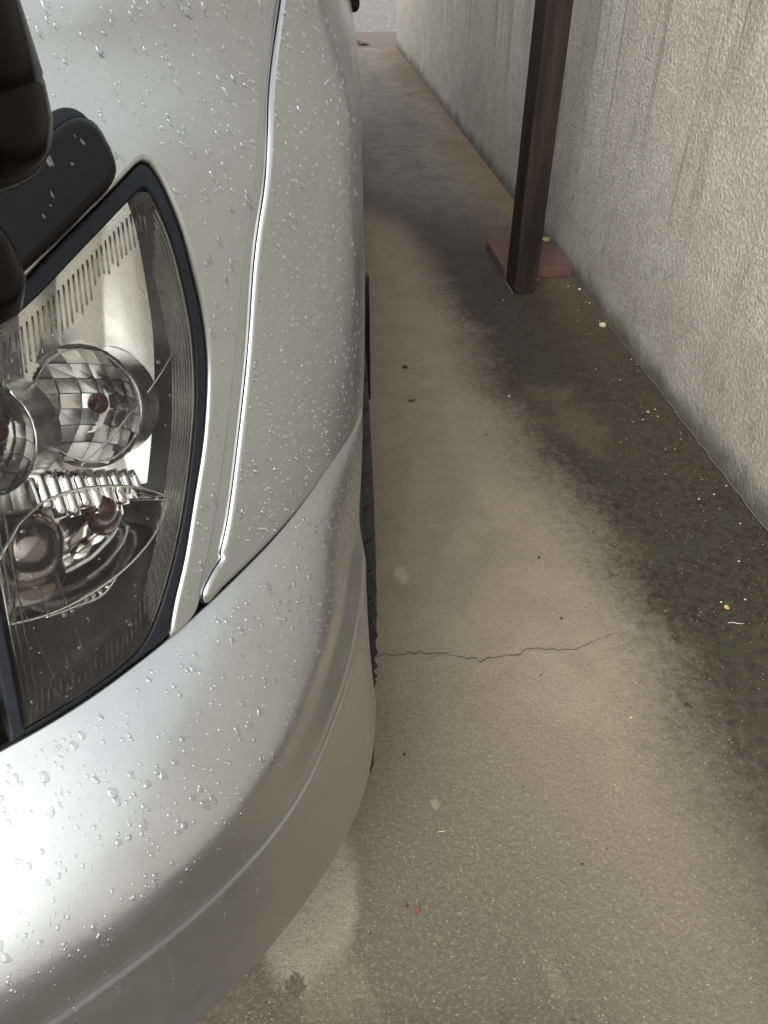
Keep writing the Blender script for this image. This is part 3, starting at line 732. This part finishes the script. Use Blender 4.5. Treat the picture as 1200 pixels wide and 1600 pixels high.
dome((.672, .800, .042), .034, 'lamp_cap', 7, 1, .0068)
# chrome fluted band between the caps and the lower bowl
for k in range(11):
    u = k / 10; s = .708 + .098 * u; zt_ = .764 - .040 * u; zb_ = .7435 - .036 * u - .006 * abs(math.sin(k))
    pts = [HP(s, zt_ + (zb_ - zt_) * t, .050 - .010 * t) for t in np.linspace(0, 1, 6)]
    tube_obj('flute', pts, [.0052] * 6, 'chrome', lamp, 12)
# lower bowl with its bright leaf-shaped rim
top_c = sm([(.700, .7555), (.716, .7545), (.731, .7515), (.761, .7400), (.786, .7255), (.799, .7150)], 8); nt_ = len(top_c)
low_c = sm([(.789, .7235), (.775, .708), (.747, .698), (.716, .696), (.683, .699), (.660, .7045)], 8)
rim = [HP(a, b, .030 - .012 * (i / (nt_ - 1)) ** 3) for i, (a, b) in enumerate(top_c)] + [HP(a, b, .015) for a, b in low_c] + [HP(.662, .74, .020), HP(.680, .752, .026)]
V, F = tube(rim, .0010, 6, True); mesh('bowl_rim', V, F, 'chrome', lamp)
cb = HP(.726, .724, .088); V = []; F = []; n = len(rim)
for j, t in enumerate((0, .25, .5, .7, .85, .95)):
    k = 1 - (1 - t) ** 1.7
    for p in rim: V.append(p.lerp(cb, t) + (cb - rim[0]).normalized() * 0)
for j in range(5):
    for i in range(n): F.append((j * n + i, j * n + (i + 1) % n, (j + 1) * n + (i + 1) % n, (j + 1) * n + i))
F.append(tuple(5 * n + i for i in range(n)))
mesh('lower_bowl', V, F, 'chrome', lamp)
bb_ = bmesh.new(); bmesh.ops.create_uvsphere(bb_, u_segments=28, v_segments=18, radius=.024); o = from_bm('bulb_shield', bb_, 'brown_shield', lamp); o.location = HP(.688, .728, .042)
bb_ = bmesh.new(); bmesh.ops.create_uvsphere(bb_, u_segments=20, v_segments=12, radius=.012); o = from_bm('bulb', bb_, 'amber', lamp); o.location = HP(.752, .722, .046)
# bright edge of the divider, a clip, a lower arc
tube_obj('divider_edge', [HP(*p, .016) for p in sm([(.810, .8115), (.791, .800), (.766, .789), (.743, .779), (.722, .7735)], 6)], .0007, 'chrome', lamp, 6)
bm = bmesh.new(); box_bm(bm, 0, 0, 0, .012, .006, .004, .001); o = from_bm('clip', bm, 'lamp_housing', lamp); o.location = HP(.765, .762, .030)
tube_obj('lower_arc', [HP(*p, .034) for p in sm([(.690, .684), (.712, .680), (.738, .676), (.757, .687), (.768, .700)], 6)], .0011, 'chrome', lamp, 6)
for k in range(7):
    s = .705 + .006 * k; tube_obj('flute', [HP(s, .694, .042), HP(s + .001, .676, .036)], .0026, 'chrome', lamp, 10)
# ribs moulded into the lens: long ones along the outer edge, short ones round the rest
redge = [p for p in resample(sm([(.742, .6515), (.757, .6630), (.784, .7040), (.8020, .748), (.8115, .784), (.8140, .819), (.8090, .856), (.8000, .891), (.793, .907)], 10), .005, False)]
redge = np.array(redge); t_ = np.gradient(redge, axis=0); t_ /= np.linalg.norm(t_, axis=1, keepdims=True); inn = np.stack([-t_[:, 1], t_[:, 0]], -1)
for k in range(8):
    off_ = .0020 + k * .0023; e1 = len(redge) - int(1 + k * .9); e0 = int(2 + k * .6)
    q = redge + inn * off_ * (1 + .12 * np.sin(np.linspace(0, 3, len(redge))))[:, None]
    tube_obj('rib', [HP(a, b, .0035) for a, b in q[e0:e1]], .0008, 'rib_clear', lamp, 5)
def topz(s): return float(np.interp(s, [.656, .668, .704, .731, .762, .782, .79], [.852, .862, .878, .8905, .9035, .911, .912]))
for s in np.arange(.660, .788, .0036):
    l = .013 + .012 * rng.random() * (.5 if s > .76 else 1)
    tube_obj('rib', [HP(s, topz(s) - .007, .0035), HP(s - .001, topz(s) - .007 - l, .0035)], .0007, 'rib_clear', lamp, 5)
for s in np.arange(.668, .752, .0042):
    zb_ = .650 + max(0, (s - .73)) * .55; l = .010 + .008 * rng.random() + max(0, s - .71) * .22
    tube_obj('rib', [HP(s, zb_, .0035), HP(s + .0015, zb_ + l, .0035)], .0008, 'rib_clear', lamp, 5)
for s in np.linspace(.757, .785, 9):
    z0 = .668 + (s - .757) * 1.35; tube_obj('rib', [HP(s, z0, .0035), HP(s - .006, z0 + .020, .0035)], .0008, 'rib_clear', lamp, 5)
for s0, s1 in ((.6575, .6575), (.661, .661), (.6655, .6655)):
    tube_obj('rib', [HP(s0, .650, .003), HP(s1, .70, .003), HP(s1 - .001, .84, .003)], .0007, 'rib_clear', lamp, 5)
for a, b in (((.676, .735), (.690, .664)), ((.690, .728), (.702, .660)), ((.662, .74), (.678, .668))):
    tube_obj('rib', [HP(a[0] + (b[0] - a[0]) * t, a[1] + (b[1] - a[1]) * t, .004) for t in np.linspace(0, 1, 6)], .00045, 'rib_clear', lamp, 5)
# moulded approval mark, worn and unreadable: a ring and a few strokes
cM = (.680, .665)
tube_obj('moulded_mark', [HP(cM[0] + .0055 * math.cos(t), cM[1] + .0055 * math.sin(t), .002) for t in np.linspace(0, 6.1, 20)], .00035, 'rib_clear', lamp, 5)
for a, b in (((.674, .650), (.678, .658)), ((.682, .650), (.678, .658)), ((.688, .668), (.694, .668)), ((.688, .664), (.694, .664)), ((.690, .656), (.696, .660)), ((.693, .653), (.699, .657))):
    tube_obj('moulded_mark', [HP(*a, .002), HP(*b, .002)], .0004, 'rib_clear', lamp, 5)
# the lamp on the other side of the van's nose
lamp2 = thing('headlight', parent=van, loc=(-1.66, 0, 0)); lamp2.scale = (-1, 1, 1)
for ch in list(lamp.children):
    if ch.name.split('.')[0] in ('seal', 'lens', 'housing', 'reflector', 'reflector_facets', 'reflector_bowl', 'lower_bowl', 'bowl_rim'):
        c2 = ch.copy(); COL.objects.link(c2); c2.parent = lamp2

# ------------------------------------------------------------------ parking mirror on the nose
pm = thing('parking_mirror', parent=van, loc=(0, 0, 0))
pad = sm([(.7600, .9420), (.7610, .9310), (.7540, .9240), (.735, .9160), (.700, .9010), (.672, .890), (.655, .892), (.655, .915), (.690, .938), (.722, .9540), (.742, .9590), (.7540, .9540), (.7600, .9420)], 5)[:-1]
panel('foot', pad, 'black_plastic', pm, d=-.0165, res=.008, rr=.006, skirt=.020, step=.004)
gk = np.array(pad); panel('gasket', [tuple(p) for p in resample(gk, .004) + outward(resample(gk, .004)) * .0018], 'rubber', pm, d=-.0030, res=.01, rr=.0015, skirt=.006, step=.004)
# clamp lobe, bracket and the mirror stalk with its rounded lower end
ax0 = Vector((-.148, .335, .985))
prof = [(-.0235, .0005), (-.0232, .008), (-.0215, .016), (-.0175, .0235), (-.010, .0295), (0, .0325), (.012, .0335), (.0145, .0330), (.0150, .0338), (.05, .0330), (.12, .0315), (.30, .029), (.36, .024), (.375, .010), (.377, .0005)]
st = lathe('stalk', prof, 'mirror_gloss', pm, 'Z', 48, tuple(ax0)); st.rotation_euler = (0, R(-3), 0)
lob = [Vector((-.205, .375, .965)), Vector((-.190, .360, .955)), Vector((-.176, .345, .943)), Vector((-.169, .338, .930)), Vector((-.166, .335, .918)), Vector((-.165, .334, .908)), Vector((-.165, .334, .902))]
V, F = tube(lob, [.012, .017, .021, .0225, .0215, .016, .006], 20); mesh('clamp', V, F, 'mirror_gloss', pm)
V, F = tube([Vector((-.200, .455, .925)), Vector((-.210, .415, .95)), Vector((-.212, .38, .968)), Vector((-.200, .350, .985)), Vector((-.17, .338, 1.0))], [.016, .018, .018, .018, .016], 16); mesh('bracket', V, F, 'black_plastic', pm)
hb = bmesh.new(); bmesh.ops.create_uvsphere(hb, u_segments=32, v_segments=20, radius=1)
for v in hb.verts: v.co = Vector((v.co.x * .085, v.co.y * .045, v.co.z * .06))
o = from_bm('mirror_head', hb, 'black_plastic', pm); o.location = (-.165, .30, 1.40)
hb = bmesh.new(); bmesh.ops.create_circle(hb, cap_ends=True, segments=36, radius=1)
for v in hb.verts: v.co = Vector((v.co.x * .072, 0, v.co.y * .048))
o = from_bm('mirror_glass', hb, 'chrome', pm, False); o.location = (-.165, .343, 1.395); o.rotation_euler.x = R(-6)

# ------------------------------------------------------------------ rain beads (one mass of water per surface)
class Drops:
    def __init__(self): self.V = []; self.F = []
    def add(self, p, nrm, down, r, asp=1.0, h=.38, irr=.15, seg=12):
        p = np.asarray(p); nrm = np.asarray(nrm); dn = np.asarray(down) - nrm * (np.asarray(down) @ nrm); dn = dn / max(np.linalg.norm(dn), 1e-6); sd_ = np.cross(nrm, dn)
        b = len(self.V); ph = [rng.uniform(0, 6.28) for _ in range(3)]; am = [irr * rng.uniform(.3, 1) for _ in range(3)]
        for ring, (f, hh) in enumerate(((1.0, -.10), (.955, .36), (.80, .70), (.52, .91))):
            for k in range(seg):
                t = 2 * math.pi * k / seg
                q = f * (1 + am[0] * math.sin(2 * t + ph[0]) + am[1] * math.sin(3 * t + ph[1]) + am[2] * math.sin(4 * t + ph[2]) * .6)
                lx = r * q * math.cos(t) * asp + (r * asp * .18 if ring > 1 else 0); ly = r * q * math.sin(t)
                self.V.append(p + dn * lx + sd_ * ly + nrm * (r * h * hh))
        self.V.append(p + nrm * r * h + dn * r * asp * .2)
        for ring in range(3):
            for k in range(seg):
                k2 = (k + 1) % seg; self.F.append((b + ring * seg + k, b + ring * seg + k2, b + (ring + 1) * seg + k2, b + (ring + 1) * seg + k))
        for k in range(seg): self.F.append((b + 3 * seg + k, b + 3 * seg + (k + 1) % seg, b + 4 * seg))
    def build(self, name, label):
        V = np.array(self.V); F = self.F; a, b_, c = V[F[0][0]], V[F[0][1]], V[F[0][2]]
        o = mesh(name, V, F, 'water'); bm = bmesh.new(); bm.from_mesh(o.data); bmesh.ops.recalc_face_normals(bm, faces=bm.faces); bm.to_mesh(o.data); bm.free()
        o.data.polygons.foreach_set('use_smooth', [True] * len(o.data.polygons)); return tag(o, label, 'water', kind='stuff')
DOWN = np.array([0, 0, -1.])
def pick(polys, hol, n, box):
    out = []
    P = np.array(polys); Hs = [np.array(h) for h in hol]
    while len(out) < n:
        q = np.array([[rng.uniform(box[0], box[2]), rng.uniform(box[1], box[3])] for _ in range(400)])
        k = inside(q, P) & (pdist(q, P) > .0045)
        for h in Hs: k &= ~inside(q, h)
        out += [tuple(a) for a in q[k]]
    return out[:n]
def lognorm(med, sig, lo, hi): return min(hi, max(lo, med * math.exp(rng.gauss(0, sig))))
dp = Drops()
for s, z in pick(fender, [], 2100, (.80, .64, 1.14, 1.06)):
    dens = (.30 + .70 * float(sst(.83, .88, s))) * (1 - .72 * float(sst(.94, 1.10, s)))
    if rng.random() > dens: continue
    r = lognorm(.00098, .46, .0005, .0024); dp.add(S(np.array(s), np.array(z)), SN(np.array(s), np.array(z)), DOWN, r, rng.uniform(1.0, 1.4), .62, .06)
for t in np.linspace(.1, .95, 60):      # beads hanging along the folded edge
    a, b = SEAM_F[int(t * (len(SEAM_F) - 1))]; s = a + rng.uniform(.006, .014)
    dp.add(S(np.array(s), np.array(b)), SN(np.array(s), np.array(b)), DOWN, lognorm(.0011, .4, .0005, .0022), 1.4, .4, .1)
dp.build('water_beads', 'dense clear rain beads on the silver fender corner above the bumper')
dp = Drops()
for s, z in pick(front, [pad], 900, (.62, .66, 1.02, 1.06)):
    if s < .86 and z < .86 and rng.random() < .4: continue
    r = lognorm(.0010, .45, .0005, .0022); dp.add(S(np.array(s), np.array(z)), SN(np.array(s), np.array(z)), DOWN + np.array([.25, 0, 0]), r, rng.choice([1.1, 1.3, 1.8, 2.8]), .62, .06)
for s, z in pick(front, [pad], 420, (.15, .81, .66, 1.08)):
    r = lognorm(.0010, .45, .0005, .0022); dp.add(S(np.array(s), np.array(z)), SN(np.array(s), np.array(z)), DOWN, r, rng.choice([1.1, 1.3, 1.8]), .6, .06)
dp.build('water_beads', 'fine slanting rain beads on the pale front panel above the headlight')
dp = Drops()
bq = []
def bdrop(s, z, r, asp, irr, h): bq.append((s, z, r, asp, irr, h))
for _ in range(1900):
    s = rng.uniform(.48, 1.10); z = .545 + .088 * rng.random() ** .8
    cl = math.sin(s * 41 + z * 60) + math.sin(s * 83 - z * 120)
    if cl < -.5 and rng.random() < .6: continue
    r = lognorm(.00085, .60, .0005, .0030); bdrop(s, z, r, rng.uniform(1, 1.5), .18 if r > .0016 else .08, .30 if r > .0016 else .52)
for _ in range(650):
    r = lognorm(.00105, .6, .0005, .0038); bdrop(rng.uniform(.05, .49), .55 + .08 * rng.random(), r, rng.uniform(1, 1.5), .2 if r > .0016 else .08, .32 if r > .0016 else .5)
for _ in range(110):
    s = rng.uniform(.5, 1.08); z = rng.uniform(.53, .556); bdrop(s, z, lognorm(.0011, .4, .0005, .0024), 1.2, .1, .42)
for s0 in (.560, .585, .612, .634, .668, .704, .73, .90, .935):
    z = rng.uniform(.47, .52); s = s0
    for _ in range(rng.randint(8, 18)):
        bdrop(s, z, rng.uniform(.0004, .0011), 1.3, .1, .42); z -= rng.uniform(.002, .009); s += rng.gauss(0, .0008)
        if z < .28: break
for _ in range(160):
    bdrop(rng.uniform(.80, 1.0), rng.uniform(.30, .50), rng.uniform(.0003, .0006), 2.2, .1, .3)
_q = np.array(bq); _p = SB(_q[:, 0], _q[:, 1]); _n = SBN(_q[:, 0], _q[:, 1])
for i, (s, z, r, asp, irr, h) in enumerate(bq): dp.add(_p[i], _n[i], DOWN, r, asp, h, irr, 16 if r > .002 else 12)
dp.build('water_beads', 'broad irregular rain drops spread over the top of the silver bumper')
dp = Drops()
for s, z in pick(LENS, [], 230, (.655, .65, .82, .91)):
    w_ = math.exp(-((s - .685) ** 2 + (z - .71) ** 2) / .0016)
    if rng.random() > .25 + w_: continue
    p = S(np.array(s), np.array(z)); nn = SN(np.array(s), np.array(z)); dd = float(min(pdist(np.array([[s, z]]), np.array(LENS))[0], .05)) / .05
    dp.add(p + nn * (.005 * (1 - (1 - dd) ** 2) - .002), nn, DOWN, lognorm(.0007, .35, .0004, .0014), 1.1, .4, .1)
dp.build('water_beads', 'scattered small rain beads on the clear headlight lens')
dp = Drops()
for s, z in pick(pad, [], 16, (.655, .89, .765, .96)):
    dp.add(S(np.array(s), np.array(z), -.0163), SN(np.array(s), np.array(z)), DOWN + np.array([.2, 0, 0]), lognorm(.0008, .5, .0004, .0016), rng.uniform(1.2, 3.5), .35, .15)
dp.build('water_beads', 'streaky rain drops on the black mirror foot')

# ------------------------------------------------------------------ litter on the slab
def scrap(name, x, y, size, mat, label, cat, group=None, asp=.5, curl=.3, z=.0, rot=None):
    """a small curled leaf: pointed outline with thickness, lying on the slab"""
    bm = bmesh.new(); n = 10; top = []; 
    rr_ = rot if rot is not None else rng.uniform(0, 6.28); ph = rng.uniform(0, 6)
    rows_ = []
    for i in range(n + 1):
        t = i / n; ww = math.sin(math.pi * t) ** .8 * asp * size * .5 * (1 + .25 * math.sin(7 * t + ph)); xx = (t - .5) * size; zz = curl * size * ((t - .5) ** 2 * 1.6)
        rows_.append([bm.verts.new((xx, -ww, zz + .3 * ww * curl + .0008)), bm.verts.new((xx, 0, zz + .0004)), bm.verts.new((xx, ww, zz + .5 * ww * curl + .0008))])
    for i in range(n):
        for k in range(2):
            try: bm.faces.new((rows_[i][k], rows_[i + 1][k], rows_[i + 1][k + 1], rows_[i][k + 1]))
            except ValueError: pass
    bmesh.ops.remove_doubles(bm, verts=bm.verts, dist=1e-6)
    r = bmesh.ops.solidify(bm, geom=bm.faces[:], thickness=-.0006)
    o = from_bm(name, bm, mat); o.location = (x, y, z + .0008); o.rotation_euler.z = rr_
    return tag(o, label, cat, group)
def lump(name, x, y, size, mat, label, cat, group=None, flat=.6, z=0.0):
    bm = bmesh.new(); bmesh.ops.create_icosphere(bm, subdivisions=2, radius=size * .5)
    for v in bm.verts:
        k = 1 + .35 * math.sin(v.co.x * 9 / size + x * 70) * math.sin(v.co.y * 8 / size + y * 50); v.co = Vector((v.co.x * k, v.co.y * k, v.co.z * flat * k))
    o = from_bm(name, bm, mat); o.location = (x, y, z + size * .5 * flat * .8); o.rotation_euler.z = rng.uniform(0, 6)
    return tag(o, label, cat, group)
for x, y, sz, wh in ((.149, 1.917, .014, 'largest dark soil crumb, on the pale concrete near the black shrivelled leaf'),
                     (.366, 1.124, .007, 'dark soil crumb between the crack and the algae stain'),
                     (.374, .958, .006, 'small dark crumb just beyond the end of the crack'),
                     (.064, .684, .005, 'round dark crumb on the concrete close to the tyre'),
                     (.31, .83, .0035, 'tiny dark grain beside the faint round stain below the crack'),
                     (.24, .62, .003, 'tiny dark grain alone on the open concrete'),
                     (.30, .50, .004, 'small dark grain on the darker concrete beyond the rust orange leaf')):
    lump('soil_crumb', x, y, sz, 'leaf_dark', wh, 'crumb', 'dark soil crumbs on the bare concrete')
scrap('dead_leaf', .154, 1.738, .022, 'leaf_dark', 'small black shrivelled leaf lying on pale concrete beside the van', 'leaf', asp=.6, rot=.2)
scrap('dead_leaf', .54, .753, .015, 'leaf_dark', 'small black leaf at the edge of the algae stain', 'leaf', asp=.7)
scrap('red_leaf', .326, 1.571, .013, 'leaf_rust', 'tiny dull red leaf at the edge of the dark stain', 'leaf', asp=.7)
scrap('rust_leaf', .065, .447, .013, 'leaf_rust', 'narrow rust orange leaf scrap alone on clean concrete', 'leaf', asp=.35, rot=1.2)
scrap('rust_leaf', .052, .455, .006, 'leaf_dark', 'tiny brown scrap beside the rust orange leaf', 'leaf', asp=.6)
scrap('yellow_leaf', .438, .736, .008, 'leaf_yellow', 'tiny yellow scrap on the bare concrete past the crack', 'leaf', asp=.6)
scrap('yellow_leaf', .413, 1.749, .012, 'leaf_yellow', 'pale yellow scrap on the greyish stain edge', 'leaf', asp=.6)
scrap('orange_petal', .691, .97, .012, 'leaf_yellow', 'orange petal lying on the dark algae stain', 'petal', asp=.9)
scrap('green_leaf', wall_pt(1.66, .075).x, wall_pt(1.66, .075).y, .012, 'leaf_green', 'tiny yellow green leaf near the foot of the wall', 'leaf', asp=.8)
lump('tan_pebble', .772, 2.148, .022, 'pebble_tan', 'tan pebble lying against the foot of the stucco wall', 'pebble')
lump('white_pebble', wall_pt(2.42, .012).x, 2.42, .010, 'petal', 'small white pebble at the wall foot near the clay tile', 'pebble')
lump('orange_chip', .640, 2.50, .016, 'leaf_rust', 'orange clay chip on the slab between post and tile', 'chip', flat=.8)
mt = wall_pt(2.78, .028, .035)
lump('moss_clump', mt.x, mt.y, .030, 'moss_tuft', 'yellow green moss clump on the clay tile corner', 'moss', z=.035, flat=.5)
scrap('curled_leaf', .165, 7.40, .16, 'leaf_dark', 'large dark flattened leaf lying on the tan apron beyond the van', 'leaf', asp=.55, curl=.25, rot=-1.0)
scrap('dead_leaf', .417, 5.45, .045, 'leaf_dark', 'dark twisted leaf lying on the grey slab near the far wall end', 'leaf', asp=.35, rot=.1)
def twig(x, y, l, rot, mat, label):
    p = [Vector((-l / 2, 0, .001)), Vector((-l / 6, l * .04, .0016)), Vector((l / 5, -l * .02, .0016)), Vector((l / 2, l * .05, .001))]
    o = tube_obj('dry_stalk', p, [.0004, .0007, .0007, .0003], mat, None, 6); o.location = (x, y, .0006); o.rotation_euler.z = rot
    return tag(o, label, 'stalk')
twig(.693, .93, .030, -.15, 'petal', 'pale straw stalk lying on the dark algae stain')
twig(.109, .556, .012, .1, 'petal', 'short pale stalk on the clean concrete')
# petal crumbs along the wall, too many and too small to count
bm = bmesh.new()
for _ in range(120):
    yv = rng.uniform(.45, 3.0); off_ = abs(rng.gauss(0, .12)) + .005
    if off_ > .34: continue
    p = wall_pt(yv, off_); sz = lognorm(.0013, .5, .0006, .0036)
    r = bmesh.ops.create_icosphere(bm, subdivisions=1, radius=sz)
    for v in r['verts']: v.co = Vector((v.co.x * rng.uniform(.7, 1.4) + p.x, v.co.y * rng.uniform(.7, 1.2) + p.y, v.co.z * .4 + .0008 + sz * .2))
tag(from_bm('petal_crumbs', bm, 'petal'), 'scattered pale petal crumbs along the foot of the wall', 'petals', kind='stuff')
bm = bmesh.new()
for _ in range(300):
    x, y = rng.uniform(-.12, .5), rng.uniform(.2, 1.6); sz = lognorm(.0007, .4, .0004, .0016)
    r = bmesh.ops.create_icosphere(bm, subdivisions=1, radius=sz)
    for v in r['verts']: v.co = Vector((v.co.x + x, v.co.y + y, v.co.z * .6 + sz * .3))
tag(from_bm('sand_grains', bm, 'pebble_tan'), 'scattered pale sand grains over the open concrete', 'sand', kind='stuff')
